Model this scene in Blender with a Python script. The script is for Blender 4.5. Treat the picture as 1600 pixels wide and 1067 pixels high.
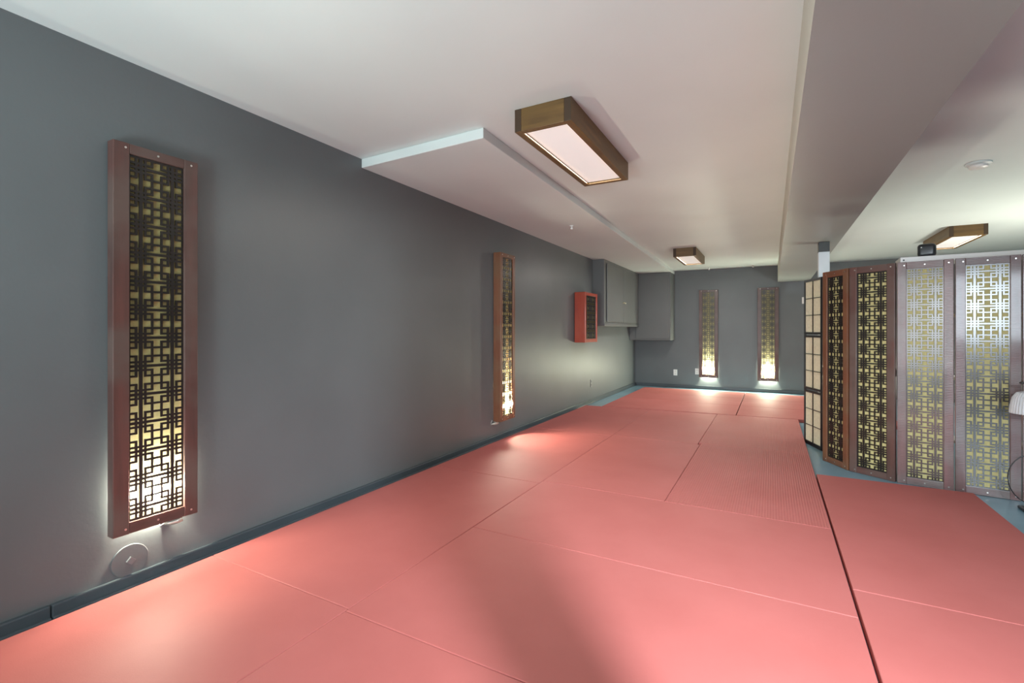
import bpy, bmesh, math, random
from mathutils import Vector, Matrix
R = math.radians
random.seed(4)
for o in list(bpy.data.objects): bpy.data.objects.remove(o)
scene = bpy.context.scene
col = scene.collection

# ------------------------------------------------------------------ camera
cam = bpy.data.cameras.new('camera'); cam_o = bpy.data.objects.new('camera', cam); col.objects.link(cam_o)
cam.sensor_width = 36; cam.lens = 742 / 1600 * 36
cam.shift_y = -17 / 1600; cam.clip_start = 0.05
cam_o.location = (0, 0, 1.10)
cam_o.rotation_euler = (R(90), 0, math.atan(405 / 742))
scene.camera = cam_o

# ------------------------------------------------------------------ world, exposure, big lights
scene.view_settings.view_transform = 'Standard'
scene.view_settings.look = 'None'
scene.view_settings.gamma = 1
scene.view_settings.exposure = 0.03
scene.view_settings.use_curve_mapping = False
w = bpy.data.worlds.new('world'); scene.world = w; w.use_nodes = True
bg = w.node_tree.nodes['Background']
bg.inputs[0].default_value = (0.90, 0.95, 1.0, 1); bg.inputs[1].default_value = 0.5

def light(name, kind, loc, energy, color=(1, 1, 1), size=0.1, size_y=None, target=None, parent=None, spread=None):
    l = bpy.data.lights.new(name, kind); l.energy = energy; l.color = color
    if kind == 'AREA':
        l.size = size
        if size_y: l.shape = 'RECTANGLE'; l.size_y = size_y
        else: l.shape = 'DISK'
        if spread: l.spread = spread
    else: l.shadow_soft_size = size
    o = bpy.data.objects.new(name, l); col.objects.link(o); o.location = loc
    if target is not None:
        d = Vector(target) - Vector(loc); o.rotation_euler = d.to_track_quat('-Z', 'Y').to_euler()
    if parent: o.parent = parent
    return o
# from behind the camera: an added soft fill, then window daylight the screens reflect
light('rear_fill', 'AREA', (-0.9, -2.6, 1.25), 50, (0.93, 0.97, 1.0), 2.6, 1.7, (-0.6, 4, 1.35))
light('daylight_right', 'AREA', (1.7, -2.7, 1.5), 16, (0.78, 0.90, 1.0), 1.3, 1.1, (1.2, 4.2, 0.9), spread=R(100))
# added unseen light; with the added near post it shapes the wedge of shade
light('added_wedge_light', 'AREA', (0.86, -0.04, 1.45), 62, (0.80, 0.92, 1.0), 0.07, None, (-0.15, 2.0, 0.0), spread=R(98))

# added upward lights to brighten the ceiling: behind the camera, behind the folding screens
light('ceiling_fill', 'AREA', (-1.3, -1.1, 0.6), 36, (0.84, 1.0, 1.0), 0.7, None, (-1.3, 1.0, 2.25), spread=R(130))
light('ceiling_fill', 'AREA', (2.7, 6.2, 0.5), 60, (1.0, 0.93, 0.78), 0.7, None, (2.5, 6.3, 2.25))

# ------------------------------------------------------------------ materials
def mat(name, color, rough=0.5, metal=0.0, spec=0.5, coat=0, coat_rough=0.1):
    m = bpy.data.materials.new(name); m.use_nodes = True
    b = m.node_tree.nodes['Principled BSDF']
    b.inputs['Base Color'].default_value = (*color, 1); b.inputs['Roughness'].default_value = rough
    b.inputs['Metallic'].default_value = metal; b.inputs['Specular IOR Level'].default_value = spec
    b.inputs['Coat Weight'].default_value = coat; b.inputs['Coat Roughness'].default_value = coat_rough
    return m
def N(m, t, **k):
    n = m.node_tree.nodes.new(t)
    for a, v in k.items(): setattr(n, a, v)
    return n
def L(m, a, b): m.node_tree.links.new(a, b)
def coords(m, scale=(1, 1, 1), world=False):
    tc = N(m, 'ShaderNodeTexCoord'); mp = N(m, 'ShaderNodeMapping'); mp.inputs['Scale'].default_value = scale
    if world:
        g = N(m, 'ShaderNodeNewGeometry'); L(m, g.outputs['Position'], mp.inputs['Vector'])
    else: L(m, tc.outputs['Object'], mp.inputs['Vector'])
    return mp.outputs['Vector']
def noise(m, vec, scale, detail=4, rough=0.5):
    n = N(m, 'ShaderNodeTexNoise'); n.inputs['Scale'].default_value = scale
    n.inputs['Detail'].default_value = detail; n.inputs['Roughness'].default_value = rough
    L(m, vec, n.inputs['Vector']); return n.outputs['Fac']
def ramp(m, fac, stops):
    r = N(m, 'ShaderNodeValToRGB'); e = r.color_ramp.elements
    while len(e) < len(stops): e.new(0.5)
    for i, (p, c) in enumerate(stops): e[i].position = p; e[i].color = (*c, 1)
    L(m, fac, r.inputs['Fac']); return r.outputs['Color']
def bump(m, fac, strength, dist=0.002):
    b = N(m, 'ShaderNodeBump'); b.inputs['Strength'].default_value = strength; b.inputs['Distance'].default_value = dist
    L(m, fac, b.inputs['Height']); L(m, b.outputs['Normal'], m.node_tree.nodes['Principled BSDF'].inputs['Normal'])
def paint(name, c, rough, var=0.06, bs=0.15):
    m = mat(name, c, rough)
    v = coords(m, world=True)
    f = noise(m, v, 1.4, 5)
    L(m, ramp(m, f, [(0.3, tuple(x * (1 - var) for x in c)), (0.7, tuple(min(1, x * (1 + var)) for x in c))]), m.node_tree.nodes['Principled BSDF'].inputs['Base Color'])
    bump(m, noise(m, v, 60, 3), bs, 0.002)
    return m
M = {}
M['wall'] = paint('dark grey wall paint', (0.117, 0.131, 0.137), 0.42, 0.08, 0.2)
M['ceiling'] = paint('white ceiling paint', (0.63, 0.70, 0.695), 0.5, 0.03, 0.15)
M['beam'] = paint('grey beam underside', (0.30, 0.33, 0.32), 0.4, 0.03, 0.15)  # beam's underside only, toned darker than its side faces
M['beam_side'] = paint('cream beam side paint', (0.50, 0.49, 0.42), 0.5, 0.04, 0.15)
M['floor'] = paint('blue floor paint', (0.18, 0.31, 0.38), 0.3, 0.25, 0.15)
M['base'] = paint('baseboard paint', (0.055, 0.068, 0.078), 0.35, 0.3, 0.2)
M['cabinet'] = paint('cabinet paint', (0.125, 0.132, 0.132), 0.4, 0.05, 0.1)

def mat_mat(name, ribbed):
    c = (0.56, 0.135, 0.125)
    m = mat(name, c, 0.6, spec=0.35)
    v = coords(m, world=True)
    b = m.node_tree.nodes['Principled BSDF']
    f = noise(m, v, 1.2, 6, 0.6)
    L(m, ramp(m, f, [(0.3, (0.40, 0.105, 0.093)), (0.7, (0.46, 0.132, 0.12))]), b.inputs['Base Color'])
    fr = noise(m, v, 3, 4)
    mr = N(m, 'ShaderNodeMapRange'); mr.inputs[3].default_value = 0.58; mr.inputs[4].default_value = 0.72
    L(m, fr, mr.inputs[0]); L(m, mr.outputs[0], b.inputs['Roughness'])
    if ribbed:
        wv = N(m, 'ShaderNodeTexWave'); wv.wave_type = 'BANDS'; wv.bands_direction = 'X'
        wv.inputs['Scale'].default_value = 22; wv.inputs['Distortion'].default_value = 0
        L(m, v, wv.inputs['Vector'])
        w2 = N(m, 'ShaderNodeTexWave'); w2.wave_type = 'BANDS'; w2.bands_direction = 'Y'; w2.inputs['Scale'].default_value = 9
        L(m, v, w2.inputs['Vector'])
        mx = N(m, 'ShaderNodeMath', operation='ADD'); L(m, wv.outputs['Fac'], mx.inputs[0])
        ml = N(m, 'ShaderNodeMath', operation='MULTIPLY'); ml.inputs[1].default_value = 0.4
        L(m, w2.outputs['Fac'], ml.inputs[0]); L(m, ml.outputs[0], mx.inputs[1])
        bump(m, mx.outputs[0], 0.7, 0.0018)
    else:
        bump(m, noise(m, v, 260, 3), 0.3, 0.001)
    return m
M['mat'] = mat_mat('smooth red vinyl', False)
M['mat_rib'] = mat_mat('ribbed red vinyl', True)
M['mat_core'] = mat('dark red foam side', (0.16, 0.02, 0.02), 0.8)

def wood(name, a, b_, c, rough=0.4, axis='Z', coat=0.0, cr=0.15):
    m = mat(name, a, rough, coat=coat, coat_rough=cr)
    sc = {'Z': (22, 22, 1.6), 'X': (1.6, 22, 22), 'Y': (22, 1.6, 22)}[axis]
    v = coords(m, sc)
    oi = N(m, 'ShaderNodeObjectInfo')
    ad = N(m, 'ShaderNodeVectorMath', operation='ADD'); L(m, v, ad.inputs[0])
    ml = N(m, 'ShaderNodeMath', operation='MULTIPLY'); ml.inputs[1].default_value = 37
    L(m, oi.outputs['Random'], ml.inputs[0]); L(m, ml.outputs[0], ad.inputs[1])
    f1 = noise(m, ad.outputs[0], 1.2, 6, 0.6)
    v2 = N(m, 'ShaderNodeVectorMath', operation='ADD')
    L(m, coords(m, (3, 3, 3)), v2.inputs[0]); L(m, ml.outputs[0], v2.inputs[1])
    f2 = noise(m, v2.outputs[0], 1.5, 3)
    c1 = ramp(m, f1, [(0.3, a), (0.7, b_)])
    mx = N(m, 'ShaderNodeMix', data_type='RGBA')
    mr = N(m, 'ShaderNodeMapRange'); mr.inputs[1].default_value = 0.42; mr.inputs[2].default_value = 0.65
    L(m, f2, mr.inputs[0]); L(m, mr.outputs[0], mx.inputs[0])
    L(m, c1, mx.inputs[6]); mx.inputs[7].default_value = (*c, 1)
    L(m, mx.outputs[2], m.node_tree.nodes['Principled BSDF'].inputs['Base Color'])
    if 'glossy' in name:
        w_ = N(m, 'ShaderNodeTexWave'); w_.bands_direction = 'Z'; w_.inputs['Scale'].default_value = 28
        w_.inputs['Distortion'].default_value = 3; w_.inputs['Detail Scale'].default_value = 2
        L(m, coords(m, (1, 1, 1)), w_.inputs['Vector']); bump(m, w_.outputs['Fac'], 0.35, 0.0012)
    else: bump(m, f1, 0.2, 0.002)
    return m
RW = ((0.120, 0.050, 0.042), (0.060, 0.033, 0.029), (0.11, 0.072, 0.062))
for ax in 'XZ':
    M['red' + ax] = wood('reddish stained wood ' + ax, *RW, 0.4, ax, 0.15)
    M['grey' + ax] = wood('glossy dark stained wood ' + ax, (0.17, 0.075, 0.075), (0.10, 0.06, 0.055), (0.16, 0.125, 0.12), 0.33, ax, 0.8, 0.08)
    M['orange' + ax] = wood('orange red stained wood ' + ax, (0.42, 0.045, 0.014), (0.27, 0.028, 0.010), (0.38, 0.055, 0.02), 0.35, ax, 0.3)
    M['tan' + ax] = wood('tan brown stained wood ' + ax, (0.20, 0.075, 0.035), (0.12, 0.042, 0.022), (0.16, 0.08, 0.042), 0.4, ax, 0.15)
for ax in 'XY':
    M['lamp' + ax] = wood('golden brown lamp wood ' + ax, (0.19, 0.105, 0.028), (0.075, 0.038, 0.010), (0.13, 0.072, 0.02), 0.45, ax)
M['end_grain'] = mat('dark end grain', (0.045, 0.024, 0.01), 0.6)
M['black_lattice'] = mat('black lattice', (0.016, 0.013, 0.012), 0.3)
M['brown_lattice'] = mat('glossy brown lattice', (0.05, 0.042, 0.040), 0.2, spec=1.0, coat=1.0, coat_rough=0.12)
M['nail'] = mat('bright nail head', (0.75, 0.73, 0.7), 0.3, 1.0)
M['white_plastic'] = mat('white plastic', (0.75, 0.75, 0.73), 0.35)
M['grey_plastic'] = mat('wall grey plastic', (0.17, 0.175, 0.18), 0.35)
M['black'] = mat('black metal', (0.012, 0.012, 0.013), 0.35)
M['dark_steel'] = mat('dark steel', (0.05, 0.055, 0.055), 0.5, 0.3)
M['speaker'] = mat('black speaker plastic', (0.02, 0.023, 0.026), 0.3)
M['post'] = paint('white post paint', (0.66, 0.72, 0.78), 0.5, 0.15, 0.2)
M['rail'] = mat('white laminate', (0.74, 0.72, 0.72), 0.35)
M['cord'] = mat('pale cord', (0.5, 0.48, 0.44), 0.5)
M['connector'] = mat('silver connector', (0.55, 0.52, 0.46), 0.3, 0.6)
def paper(name, c, transl, transp=0.0, weave=True):
    m = bpy.data.materials.new(name); m.use_nodes = True; nt = m.node_tree; nt.nodes.clear()
    out = N(m, 'ShaderNodeOutputMaterial'); d = N(m, 'ShaderNodeBsdfDiffuse'); t = N(m, 'ShaderNodeBsdfTranslucent')
    tr = N(m, 'ShaderNodeBsdfTransparent'); a = N(m, 'ShaderNodeMixShader'); b = N(m, 'ShaderNodeMixShader')
    a.inputs[0].default_value = transl; b.inputs[0].default_value = transp
    v = coords(m, (1, 1, 1)); f = noise(m, v, 55, 4, 0.7)
    cc = ramp(m, f, [(0.35, tuple(x * 0.86 for x in c)), (0.65, c)])
    L(m, cc, d.inputs[0]); L(m, cc, t.inputs[0])
    L(m, d.outputs[0], a.inputs[1]); L(m, t.outputs[0], a.inputs[2]); L(m, a.outputs[0], b.inputs[1]); L(m, tr.outputs[0], b.inputs[2])
    L(m, b.outputs[0], out.inputs[0]); return m
M['gold_paper'] = paper('straw gold paper', (0.80, 0.70, 0.32), 0.35, 0.6)
M['screen_cloth'] = paper('straw screen cloth', (0.62, 0.55, 0.27), 0.15)
M['shoji_paper'] = paper('cream shoji paper', (0.88, 0.85, 0.68), 0.2)
def emis(name, c, s):
    m = mat(name, (0.8, 0.8, 0.8), 0.4); b = m.node_tree.nodes['Principled BSDF']
    b.inputs['Emission Color'].default_value = (*c, 1); b.inputs['Emission Strength'].default_value = s; return m
M['diffuser'] = emis('lit lamp diffuser', (1.0, 0.97, 0.93), 0.3)
M['bulb'] = emis('lit bulb', (1.0, 0.93, 0.72), 30)
def glassm():
    m = mat('ribbed clear glass', (0.92, 0.94, 0.97), 0.12); b = m.node_tree.nodes['Principled BSDF']
    b.inputs['Transmission Weight'].default_value = 0.55; b.inputs['IOR'].default_value = 1.4; return m
M['glass'] = glassm()

# ------------------------------------------------------------------ mesh helpers
def box(bm, x0, x1, y0, y1, z0, z1):
    v = [bm.verts.new(p) for p in [(x0, y0, z0), (x1, y0, z0), (x1, y1, z0), (x0, y1, z0), (x0, y0, z1), (x1, y0, z1), (x1, y1, z1), (x0, y1, z1)]]
    for f in [(3, 2, 1, 0), (4, 5, 6, 7), (0, 1, 5, 4), (1, 2, 6, 5), (2, 3, 7, 6), (3, 0, 4, 7)]:
        bm.faces.new([v[i] for i in f])
def prism(bm, pts, z0, z1):
    a = [bm.verts.new((x, y, z0)) for x, y in pts]; b = [bm.verts.new((x, y, z1)) for x, y in pts]
    n = len(pts)
    bm.faces.new(a[::-1]); bm.faces.new(b)
    for i in range(n): bm.faces.new([a[i], a[(i + 1) % n], b[(i + 1) % n], b[i]])
def lathe(bm, prof, n=24, cx=0, cy=0, rib=0, cap=True):
    rings = []
    for r, z in prof:
        rings.append([bm.verts.new((cx + r * (1 + rib * (-1) ** k) * math.cos(2 * math.pi * k / n), cy + r * (1 + rib * (-1) ** k) * math.sin(2 * math.pi * k / n), z)) for k in range(n)])
    for a, b in zip(rings, rings[1:]):
        for k in range(n): bm.faces.new([a[k], a[(k + 1) % n], b[(k + 1) % n], b[k]])
    if cap: bm.faces.new(rings[0][::-1]); bm.faces.new(rings[-1])
def tube(bm, pts, r, n=8):
    pts = [Vector(p) for p in pts]; rings = []
    for i, p in enumerate(pts):
        t = (pts[min(i + 1, len(pts) - 1)] - pts[max(i - 1, 0)]).normalized()
        u = t.cross(Vector((0, 0, 1)));
        if u.length < 0.01: u = t.cross(Vector((1, 0, 0)))
        u.normalize(); v = t.cross(u)
        rr = r[i] if isinstance(r, (list, tuple)) else r
        rings.append([bm.verts.new(p + (u * math.cos(2 * math.pi * k / n) + v * math.sin(2 * math.pi * k / n)) * rr) for k in range(n)])
    for a, b in zip(rings, rings[1:]):
        for k in range(n): bm.faces.new([a[k], a[(k + 1) % n], b[(k + 1) % n], b[k]])
    bm.faces.new(rings[0][::-1]); bm.faces.new(rings[-1])
def obj(name, bm, m, parent=None, bevel=0, seg=2, smooth=False, loc=None):
    bmesh.ops.recalc_face_normals(bm, faces=bm.faces)
    me = bpy.data.meshes.new(name); bm.to_mesh(me); bm.free()
    for mm in (m if isinstance(m, list) else [m]): me.materials.append(mm)
    if smooth:
        for p in me.polygons: p.use_smooth = True
    o = bpy.data.objects.new(name, me); col.objects.link(o)
    if parent: o.parent = parent
    if loc: o.location = loc
    if bevel:
        b = o.modifiers.new('bevel', 'BEVEL'); b.width = bevel; b.segments = seg; b.limit_method = 'ANGLE'
    return o
def B(*a):
    bm = bmesh.new(); box(bm, *a); return bm
def thing(name, label, cat, loc=(0, 0, 0), rz=0, group=None):
    o = bpy.data.objects.new(name, None); o.empty_display_size = 0.1; col.objects.link(o)
    o.location = loc; o.rotation_euler = (0, 0, rz); return tag(o, label, cat, group)
def tag(o, label, cat, group=None):
    o['label'] = label; o['category'] = cat
    if group: o['group'] = group
    return o
def struct(name, bm, m, bevel=0):
    o = obj(name, bm, m, None, bevel); o['kind'] = 'structure'; return o
def copy_tree(o, parent=None):
    c = o.copy(); col.objects.link(c)
    if parent: c.parent = parent
    for ch in list(o.children): copy_tree(ch, c)
    return c

# ------------------------------------------------------------------ room shell
WX, BY, HC, SZ = -2.41, 9.60, 2.25, 2.19
RX, FY = 4.2, -3.2
struct('floor', B(WX - .1, RX + .1, FY, BY + .1, -0.1, 0), M['floor'])
struct('ceiling', B(WX - .1, RX + .1, FY, BY + .1, HC, HC + 0.1), M['ceiling'])
struct('wall_left', B(WX - .1, WX, FY, BY, 0, HC), M['wall'])
struct('wall_back', B(WX - .1, RX + .1, BY, BY + .1, 0, HC), M['wall'])
struct('wall_right', B(RX, RX + .1, FY, BY, 0, HC), M['wall'])
bm = bmesh.new(); prism(bm, [(WX, 2.31), (-1.43, 2.28), (-1.645, BY), (WX, BY)], SZ, HC)
o = struct('trim_1', bm, M['ceiling'], 0.004)
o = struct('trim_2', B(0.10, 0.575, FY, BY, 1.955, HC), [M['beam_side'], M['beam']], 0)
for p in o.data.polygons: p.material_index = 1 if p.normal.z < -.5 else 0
bm = bmesh.new()
for a, b, t in ((FY, 0.74, 0), (0.743, BY, 0)):
    box(bm, WX, WX + .022, a, b, 0, .060); box(bm, WX, WX + .034, a, b, 0, .018)
struct('baseboard_left', bm, M['base'], 0.005)
struct('baseboard_back', B(WX + .034, RX, BY - .022, BY, 0, .06), M['base'], 0.005)

# ------------------------------------------------------------------ floor mats
def floor_mat(x0, x1, y0, y1, label, ribbed=False, y1b=None, y0b=None):
    cx, cy = (x0 + x1) / 2, (y0 + y1) / 2
    y1b = y1 if y1b is None else y1b; y0b = y0 if y0b is None else y0b
    bm = bmesh.new(); e = 0.0012
    prism(bm, [(x0 + e - cx, y0 + e - cy), (x1 - e - cx, y0b + e - cy), (x1 - e - cx, y1b - e - cy), (x0 + e - cx, y1 - e - cy)], 0, .04)
    for f in bm.faces: f.material_index = 0
    o = obj('judo_mat', bm, M['mat_rib' if ribbed else 'mat'], None, 0.004, 3, loc=(cx, cy, 0))
    return tag(o, label, 'mat', 'red judo mats on the floor')
XL, XA, XB, XC = -2.315, -1.415, -0.582, 0.285
floor_mat(XL, XA, -0.41, 1.29, 'red mat along the left wall below the largest lattice light')
floor_mat(XL, XA, 1.29, 2.99, 'second nearest red mat in the row along the left wall')
floor_mat(XL, XA, 2.99, 4.69, 'red mat along the left wall below the tall middle lattice light')
floor_mat(XL, XA, 4.69, 6.43, 'farthest mat of the left wall row, just before the blue floor strip', y1b=6.48)
floor_mat(XA, XC, 0.42, 1.275, 'crosswise red mat mostly cut off by the bottom edge of the photo')
floor_mat(XA, XC, 1.275, 2.15, 'nearer of the two whole crosswise red mats in the centre foreground')
floor_mat(XA, XC, 2.15, 3.045, 'farther of the two whole crosswise red mats in the centre foreground')
floor_mat(XA, XB, 3.045, 4.72, 'lengthwise smooth red mat in the middle of the room, left of the nearer ribbed mat')
floor_mat(XB, XC, 3.045, 4.78, 'nearer of the two ribbed red mats, left of the folding screens', True)
floor_mat(XA, XB - .02, 4.72, 6.48, 'lengthwise smooth red mat left of the farther ribbed mat, with a pale scuff', y1b=6.53)
floor_mat(XB - .02, XC, 4.78, 6.54, 'farther of the two ribbed red mats, beside the cream paper screen', True, y1b=6.61)
floor_mat(XC + .008, 1.16, 2.38, 4.165, 'red mat at right with its far edge before the lattice screens')
floor_mat(XC + .008, 1.16, .62, 2.38, 'red mat in the bottom right corner of the photo')
nm = ['nearest', 'middle', 'farthest']
for k in range(3):
    a = 6.63 + k * .80; q = lambda x: a if k else 6.625 + .064 * (x - .285)
    floor_mat(-2.09, -.392, q(-2.09), a + .80, '%s red mat of the three before the left far-wall lattice light' % nm[k], y0b=q(-.392))
    floor_mat(-.384, 1.30, q(-.384), a + .80, '%s red mat of the three before the right far-wall lattice light' % nm[k], y0b=q(1.30))

# ------------------------------------------------------------------ lattice
def lattice_mesh(width, height, t_y=0.006):
    half = [('E', 1.5), ('S', 4), ('b', 2), ('s', 1.5), ('T', 3), ('u', 1.5), ('c', 2), ('Q', 4), ('d', 2)]
    one = half + [('C', 6.5)] + half[::-1]
    cs = one if width < .3 else one + one
    period = [('Q', 3.5), ('b2', 2), ('s', 1.7), ('T', 2.5), ('s', 1.7), ('b2', 2), ('Q', 3.5), ('b1', 2), ('W', 6), ('b1', 2)]
    u = width / sum(c[1] for c in cs)
    n = max(1, round((height / u) / 26.9)); rs = [('edge', 2)] + (period * n)[:-3] + [('edge', 2)]
    v = height / sum(q[1] for q in rs)
    full = {'edge': 'ESbsTucQdC', 'T': 'ESbsTucQdC', 'b2': 'ESbsTucQd', 'b1': 'ESbTcQdC', 'Q': 'EbTcd', 's': 'EbTc', 'W': 'ETd'}
    xs = [0]; zs = [0]
    for c in cs: xs.append(xs[-1] + c[1] * u)
    for q in rs: zs.append(zs[-1] + q[1] * v)
    bm = bmesh.new(); vs = {}
    def V(i, j, k):
        q = (i, j, k)
        if q not in vs: vs[q] = bm.verts.new((xs[i] - width / 2, k * t_y, zs[j]))
        return vs[q]
    nc, nr = len(cs), len(rs)
    g = [[cs[i][0] in full[rs[j][0]] for j in range(nr)] for i in range(nc)]
    for i in range(nc):
        for j in range(nr):
            if not g[i][j]: continue
            bm.faces.new([V(i, j, 0), V(i + 1, j, 0), V(i + 1, j + 1, 0), V(i, j + 1, 0)])
            bm.faces.new([V(i, j + 1, 1), V(i + 1, j + 1, 1), V(i + 1, j, 1), V(i, j, 1)])
            if i == 0 or not g[i - 1][j]: bm.faces.new([V(i, j, 0), V(i, j + 1, 0), V(i, j + 1, 1), V(i, j, 1)])
            if i == nc - 1 or not g[i + 1][j]: bm.faces.new([V(i + 1, j, 1), V(i + 1, j + 1, 1), V(i + 1, j + 1, 0), V(i + 1, j, 0)])
            if j == 0 or not g[i][j - 1]: bm.faces.new([V(i, j, 1), V(i + 1, j, 1), V(i + 1, j, 0), V(i, j, 0)])
            if j == nr - 1 or not g[i][j + 1]: bm.faces.new([V(i, j + 1, 0), V(i + 1, j + 1, 0), V(i + 1, j + 1, 1), V(i, j + 1, 1)])
    return bm
lat_cache = {}
def lattice(parent, width, height, y, z, m):
    key = (round(width, 3), round(height, 3), m.name)
    if key not in lat_cache:
        bm = lattice_mesh(width, height)
        me = bpy.data.meshes.new('lattice'); bm.to_mesh(me); bm.free(); me.materials.append(m); lat_cache[key] = me
    o = bpy.data.objects.new('lattice', lat_cache[key]); col.objects.link(o); o.parent = parent; o.location = (0, y, z); return o
def nail(parent, x, y, z):
    bm = bmesh.new(); tube(bm, [(0, 0.001, 0), (0, -.0015, 0)], 0.0045, 10)
    o = obj('nail', bm, M['nail'], parent); o.location = (x, y, z)
def frame_panel(root, W, H, y_front, y_back, stile, rail_t, rail_b, wd, lat, cloth, off=0.0, nails=True):
    """stiles, rails, lattice and cloth; local x across, front towards -y"""
    for s in (-1, 1):
        x0, x1 = (off - W / 2, off - W / 2 + stile) if s < 0 else (off + W / 2 - stile, off + W / 2)
        obj('stile', B(x0, x1, y_front, -.006 if y_back < 0 else y_back, 0, H), M[wd + 'Z'], root, 0.003)
    obj('top_rail', B(off - W / 2 + stile, off + W / 2 - stile, y_front + .001, min(0, y_back) * .2 if y_back < 0 else y_back, H - rail_t, H - .001), M[wd + 'X'], root, 0.002)
    obj('bottom_rail', B(off - W / 2 + stile, off + W / 2 - stile, y_front + .001, y_back, .001, rail_b), M[wd + 'X'], root, 0.002)
    yl = y_front + .010
    l = lattice(root, W - 2 * stile, H - rail_t - rail_b, yl, rail_b, lat); l.location.x = off
    obj('backing_paper', B(off - W / 2 + stile, off + W / 2 - stile, yl + .0085, yl + .0095, rail_b, H - rail_t), cloth, root)
    if nails:
        for x in (-W / 2 + stile * .75, 0.0, W / 2 - stile * .5):
            nail(root, off + x, y_front + (.001 if x == 0 else 0), H - rail_t * .5)
            nail(root, off + x, y_front + (.001 if x == 0 else 0), rail_b * .5)

# ------------------------------------------------------------------ lattice wall lights
def sconce(label, loc, rz, W, H, depth, wd, stile, watts, bulb_z=.115, lc=(1.0, .93, .74), lat='black_lattice', lit=True, gap=.012, nails=True):
    t = thing('lattice_wall_light', label, 'wall light', loc, rz, 'wooden lattice lights on the dark walls')
    frame_panel(t, W, H, -depth, -gap, stile, .042, .048, wd, M[lat], M['gold_paper'], nails=nails)
    bm = bmesh.new(); box(bm, -.02, .02, -gap - .002, 0, H - .04, H - .015)
    obj('wall_hanger', bm, M['dark_steel'], t)
    if lit:
        yb = -(gap + (depth - gap - .02) * .68)
        bm = bmesh.new(); bmesh.ops.create_icosphere(bm, subdivisions=2, radius=.011)
        o = obj('bulb', bm, M['bulb'], t, smooth=True); o.location = (0, yb, bulb_z)
        bm = bmesh.new(); lathe(bm, [(.010, .05), (.010, bulb_z - .01)], 12)
        o = obj('bulb_socket', bm, M['white_plastic'], t); o.location = (0, yb, 0)
        light('bulb_light', 'POINT', (0, yb, bulb_z + .004), watts, lc, .022, parent=t)
    return t
s1 = sconce('largest lattice wall light, reddish wood, nearest on the grey left wall', (WX, 1.083, .249), R(90), .327, 1.634, .055, 'red', .058, 230, .13)
s2 = sconce('tall narrow lattice wall light halfway along the left wall, brown sides', (WX, 4.17, .205), R(90), .30, 1.665, .09, 'tan', .045, 480, .14)
s3 = sconce('short orange lattice wall box unlit beside the wall cupboard', (WX, 6.48, .935), R(90), .52, .70, .163, 'orange', .05, 0, lit=False, nails=False)
s4 = sconce('left one of the two lit lattice wall lights on the far wall', (-1.03, BY, .222), 0, .33, 1.64, .06, 'red', .058, 400, .14, lc=(.98, 1.0, .76), gap=.018)
s5 = sconce('right one of the two lit lattice wall lights on the far wall', (-.05, BY, .205), 0, .33, 1.66, .06, 'red', .058, 400, .14, lc=(.98, 1.0, .76), gap=.018)
# plugs and inline switches under the lights
def inline_switch(y, z, label):
    t = thing('inline_switch', label, 'cord switch', (WX, y, z), 0)
    bm = bmesh.new(); tube(bm, [(.012, -.04, .0), (.02, -.02, -.002), (.035, .0, .002), (.045, .02, .008)], [.006, .011, .013, .011], 12)
    obj('switch_body', bm, M['connector'], t, smooth=True)
    bm = bmesh.new(); tube(bm, [(.012, -.04, 0), (.006, -.055, -.006), (.003, -.05, .01), (.004, -.03, .035)], .003, 8)
    obj('cord', bm, M['cord'], t, smooth=True)
inline_switch(1.165, .232, 'small silver cord switch hanging under the largest lattice light')
inline_switch(4.03, .185, 'small silver cord switch hanging under the middle lattice light on the left wall')

# cleanout cap
t = thing('cleanout_cap', 'round grey pipe cover with a square stud, low on the left wall', 'pipe cover', (WX, 1.0, .118), 0)
bm = bmesh.new(); tube(bm, [(0, 0, 0), (.006, 0, 0)], .068, 40); obj('cover_plate', bm, M['wall'], t, .002)
bm = bmesh.new(); tube(bm, [(.006, 0, 0), (.016, 0, 0)], .018, 4); obj('square_stud', bm, M['grey_plastic'], t, .002)

# outlets and switches
def outlet(x, y, z, rz, label, m):
    t = thing('wall_outlet', label, 'outlet', (x, y, z), rz)
    obj('cover_plate', B(-.035, .035, -.006, 0, -.057, .057), m, t, .002)
    for dz in (-.026, .026):
        obj('socket', B(-.016, .016, -.009, -.006, dz - .014, dz + .014), m, t, .001)
        bm = bmesh.new()
        for dx in (-.007, .007): box(bm, dx - .0015, dx + .0015, -.0095, -.0088, dz - .007, dz + .007)
        obj('slots', bm, M['black'], t)
outlet(WX, 6.93, .30, R(90), 'grey painted outlet low on the left wall below the orange lattice box', M['grey_plastic'])
outlet(-1.63, BY, .29, 0, 'white outlet on the far wall below the hanging cupboard', M['white_plastic'])
outlet(-1.235, BY, .325, 0, 'outlet glowing in the light left of the left far-wall lattice light', M['white_plastic'])
t = thing('light_switch', 'white light switch on the far wall at the edge of the cream screen', 'switch', (.50, BY, 1.62))
obj('cover_plate', B(-.035, .035, -.006, 0, -.057, .057), M['white_plastic'], t, .002)
obj('toggle', B(-.006, .006, -.016, -.006, -.01, .012), M['white_plastic'], t, .001)

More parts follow.
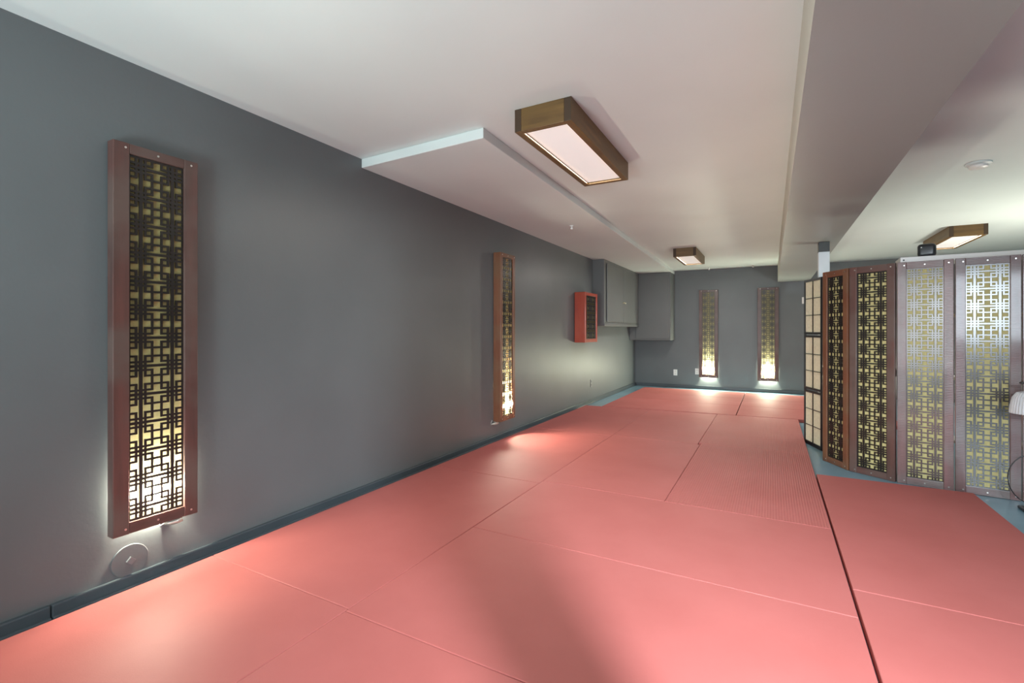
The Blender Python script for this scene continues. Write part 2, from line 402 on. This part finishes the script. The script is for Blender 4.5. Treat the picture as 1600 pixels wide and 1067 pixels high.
# ------------------------------------------------------------------ wall cupboards
t = thing('wall_cupboard', 'grey painted two-door cupboard hung high on the left wall', 'cupboard', (WX, 7.0, 1.17))
DX = .165
obj('body', B(0, DX, 0, 2.10, .045, 1.02), M['cabinet'], t, .003)
obj('face_frame', (lambda bm: (box(bm, DX, DX + .018, 0, .09, .045, 1.02), box(bm, DX, DX + .018, 1.97, 2.10, .045, 1.02), box(bm, DX, DX + .018, .09, 1.97, .045, .09), box(bm, DX, DX + .018, .09, 1.97, .95, 1.02), bm)[-1])(bmesh.new()), M['cabinet'], t, .003)
obj('bottom_molding', B(0, DX + .03, -.01, 2.10, 0, .045), M['cabinet'], t, .006)
for a, b, hy in ((.11, 1.02, .98), (1.035, 1.95, 1.075)):
    d = obj('door', B(DX + .018, DX + .036, a, b, .07, .965), M['cabinet'], t, .004)
    bm = bmesh.new(); tube(bm, [(DX + .036, hy, .40), (DX + .05, hy, .40), (DX + .052, hy, .40), (DX + .062, hy, .40)], [.006, .007, .015, .013], 14)
    obj('knob', bm, mat('brass knob', (.5, .46, .33), .3, .6), d, smooth=True)
t = thing('corner_cupboard', 'dark grey plain cupboard hung on the far wall in the left corner', 'cupboard', (WX + .003, BY - .003, .92))
obj('body', B(0, .765, -.45, 0, 0, SZ - .92), M['cabinet'], t, .003)
obj('door', B(.13, .735, -.466, -.45, .03, SZ - .92 - .02), M['cabinet'], t, .003)

# ------------------------------------------------------------------ ceiling lamps
def ceiling_lamp(x0, x1, y0, y1, label, watts):
    W, Ln, h, t_ = x1 - x0, y1 - y0, .118, .038
    t = thing('ceiling_lamp', label, 'ceiling lamp', ((x0 + x1) / 2, (y0 + y1) / 2, HC - h), 0, 'wooden box ceiling lamps')
    for s in (-1, 1):
        a = (-W / 2, -W / 2 + t_) if s < 0 else (W / 2 - t_, W / 2)
        sb = obj('side_board', B(*a, -Ln / 2, Ln / 2, 0, h), [M['lampY'], M['end_grain']], t, .002)
        for p in sb.data.polygons: p.material_index = 1 if abs(p.normal.y) > .5 else 0
        b = (-Ln / 2 + .0, -Ln / 2 + t_) if s < 0 else (Ln / 2 - t_, Ln / 2)
        obj('end_board', B(-W / 2 + t_, W / 2 - t_, *b, .0, h), M['lampX'], t, .002)
    obj('diffuser', B(-W / 2 + t_, W / 2 - t_, -Ln / 2 + t_, Ln / 2 - t_, .014, .020), M['diffuser'], t)
    light('lamp_light', 'AREA', (0, 0, .008), watts, (1.0, .96, .88), W - .08, Ln - .1, parent=t)
ceiling_lamp(-1.174, -.86, 2.18, 3.24, 'nearest and largest-looking wooden box lamp on the ceiling', 20)
ceiling_lamp(-1.207, -.905, 6.93, 7.90, 'distant wooden box lamp on the ceiling near the far wall', 30)
ceiling_lamp(1.72, 2.04, 6.90, 7.92, 'wooden box lamp on the ceiling at right above the folding screens', 30)

# sprinklers / hooks, smoke detector
def ceiling_knob(x, y, z, label, r=.012):
    t = thing('ceiling_hook', label, 'hook', (x, y, z))
    bm = bmesh.new(); lathe(bm, [(r * 1.6, 0), (r * 1.6, -.006), (r * .6, -.009), (r * .6, -.02), (r, -.024), (r, -.036), (r * .5, -.04)], 16)
    obj('hook_body', bm, M['white_plastic'], t, smooth=True)
ceiling_knob(-1.82, 4.63, SZ, 'tiny white fitting on the lowered ceiling strip above the middle lattice light', .014)
ceiling_knob(-1.00, 9.35, HC, 'left tiny white fitting where the ceiling meets the far wall', .014)
ceiling_knob(-.28, 9.35, HC, 'right tiny white fitting where the ceiling meets the far wall', .014)
t = thing('smoke_detector', 'round white smoke detector on the ceiling right of the beam', 'smoke detector', (1.25, 4.40, HC))
bm = bmesh.new(); lathe(bm, [(.07, 0), (.07, -.010), (.055, -.018)], 32); obj('base', bm, M['ceiling'], t, smooth=False)
bm = bmesh.new(); lathe(bm, [(.052, -.018), (.050, -.032), (.03, -.038)], 32); obj('cap', bm, M['white_plastic'], t)

# ------------------------------------------------------------------ posts
t = thing('beam_post', 'white post with dark steel head under the beam, behind the screens', 'post', (.447, 5.50, 0))
obj('shaft', B(-.045, .045, -.05, .05, .01, 1.86), M['post'], t, .004)
obj('head_plate', B(-.045, .045, -.055, .055, 1.86, 1.955), M['dark_steel'], t, .003)
obj('foot_plate', B(-.05, .05, -.055, .055, 0, .01), M['dark_steel'], t, .002)
t = thing('beam_post', 'added round post under the beam, out of view, casting the wedge of shade', 'post', (.545, .27, 0))  # post added out of view to block the added light and cast the wedge
bm = bmesh.new(); lathe(bm, [(.045, .01), (.045, 1.94)], 24); obj('shaft', bm, M['post'], t)
obj('head_plate', B(-.07, .03, -.08, .08, 1.94, 1.955), M['dark_steel'], t, .002)
bm = bmesh.new(); lathe(bm, [(.08, 0), (.08, .01)], 24); obj('foot_plate', bm, M['dark_steel'], t)

# ------------------------------------------------------------------ folding screens
def leaf_root(p, q, parent):
    p = Vector((*p, 0)); q = Vector((*q, 0)); d = q - p
    e = bpy.data.objects.new('screen_leaf', None); e.empty_display_size = .1; col.objects.link(e)
    e.location = (p + q) / 2; e.rotation_euler = (0, 0, math.atan2(d.y, d.x)); e.parent = parent
    return e, d.length
G2 = 'lattice screen leaves standing in a folded row'
pts = [(.378, 4.809), (.529, 4.535), (.795, 4.352), (1.10, 4.29), (1.418, 4.256), (1.735, 4.21)]
spec = [('tan', 'black_lattice', 'narrowest-looking lattice screen panel, brown wood, next to the cream paper screen'),
        ('red', 'black_lattice', 'second lattice screen panel from the cream paper screen, brown wood with black lattice'),
        ('grey', 'brown_lattice', 'third lattice screen panel from the cream paper screen, purplish left stile'),
        ('grey', 'brown_lattice', 'lattice screen panel with bluish glossy reflections, behind the lamp base cord'),
        ('grey', 'brown_lattice', 'last lattice screen panel, cut off by the right edge of the photo')]
for k, (wd, la, lb) in enumerate(spec):
    p, q = Vector(pts[k]), Vector(pts[k + 1]); d = q - p
    t = thing('lattice_screen', lb, 'folding screen', (*((p + q) / 2), 0), math.atan2(d.y, d.x), G2)
    frame_panel(t, d.length - (.018, .018, .010, .004, .004)[k], 1.592, 0, .028, .052, .05, .05, wd, M[la], M['screen_cloth'])

t = thing('shoji_screen', 'cream paper screen in a black frame standing left of the lattice screens', 'folding screen', (0.40, 5.165, 0))
def shoji_leaf(p, q):
    p, q = Vector(p), Vector(q); d = q - p; W = d.length; H = 1.592
    rz = math.atan2(d.y, d.x); c = (p + q) / 2 - Vector((.40, 5.165))
    bm = bmesh.new(); st = .016
    box(bm, -W / 2, -W / 2 + st, 0, .018, 0, H); box(bm, W / 2 - st, W / 2, 0, .018, 0, H)
    for a, b in ((0, .035), (.505, .525), (.535, .555), (1.035, 1.055), (1.065, 1.085), (H - .022, H)):
        box(bm, -W / 2 + st, W / 2 - st, 0, .018, a, b)
    f = obj('frame', bm, M['black'], t, .0015); f.location = (*c, 0); f.rotation_euler = (0, 0, rz)
    bm = bmesh.new()
    for a, b in ((.035, .505), (.555, 1.035), (1.085, H - .022)):
        box(bm, -.003, .003, .002, .010, a, b)
        for r in (1, 2):
            z = a + (b - a) * r / 3; box(bm, -W / 2 + st, W / 2 - st, .003, .009, z - .003, z + .003)
    g = obj('muntins', bm, M['black'], t); g.location = f.location; g.rotation_euler = f.rotation_euler
    bm = bmesh.new()
    for a, b in ((.035, .505), (.555, 1.035), (1.085, H - .022)):
        box(bm, -W / 2 + st, W / 2 - st, .0105, .0115, a, b)
    g = obj('paper', bm, M['shoji_paper'], t); g.location = f.location; g.rotation_euler = f.rotation_euler
shoji_leaf((.283, 5.49), (.400, 5.168))
shoji_leaf((.404, 5.160), (.72, 5.0))

# ------------------------------------------------------------------ behind the screens
t = thing('shelf_board', 'long white shelf with its top edge showing above the lattice screens', 'shelf', (.84, 4.47, 0), R(-3))
obj('top', B(0, .76, 0, .22, 1.595, 1.642), M['rail'], t, .004)
for x in (.02, .70): obj('side_panel', B(x, x + .03, .01, .21, 0, 1.595), M['rail'], t, .002)
for z in (.3, .75, 1.2): obj('shelf', B(.05, .70, .01, .21, z, z + .02), M['rail'], t, .001)
obj('screw', (lambda bm: (tube(bm, [(.02, -.001, 1.62), (.02, .002, 1.62)], .006, 10), bm)[-1])(bmesh.new()), M['dark_steel'], t)
t = thing('speaker', 'small rounded black speaker on the white shelf above the screens', 'speaker', (1.008, 4.545, 1.642), R(-12))
bm = bmesh.new()
prism(bm, [(-.053, -.035), (.053, -.035), (.053, .035), (-.053, .035)], 0, .098)
obj('body', bm, M['speaker'], t, .024, 6, smooth=True)
obj('light_dot', (lambda bm: (tube(bm, [(-.03, -.034, .070), (-.03, -.0365, .070)], .004, 10), bm)[-1])(bmesh.new()), M['white_plastic'], t)

# ------------------------------------------------------------------ lamp at the right edge
t = thing('standing_lamp', 'black standing lamp with a ribbed clear shade, cut off by the right edge', 'lamp', (1.37, 4.0, 0))
obj('base', B(-.03, .22, -.07, .09, 0, .02), M['black'], t, .006)
bm = bmesh.new(); tube(bm, [(.13, .03, .02), (.13, .03, .78)], .008, 10); obj('pole', bm, M['black'], t, smooth=True)
bm = bmesh.new(); tube(bm, [(-.05, -.01, .785), (.0, 0, .785), (.13, .03, .785)], .006, 8); obj('arm', bm, M['black'], t, smooth=True)
bm = bmesh.new(); lathe(bm, [(.018, .785), (.020, .735)], 16); obj('shade_collar', bm, M['white_plastic'], t)
bm = bmesh.new(); lathe(bm, [(.022, .735), (.060, .725), (.078, .695), (.088, .64), (.092, .60), (.088, .598), (.082, .64), (.072, .69), (.055, .718), (.022, .728)], 72, rib=.018, cap=False)
obj('lamp_shade', bm, M['glass'], t, smooth=False)
bm = bmesh.new(); pp = []
for k in range(25):
    a = 2 * math.pi * k / 24 * .92 + 1.2
    pp.append((.03 + .125 * math.cos(a), .02, .20 + .155 * math.sin(a)))
tube(bm, pp, .003, 6); obj('cord', bm, M['black'], t, smooth=True)
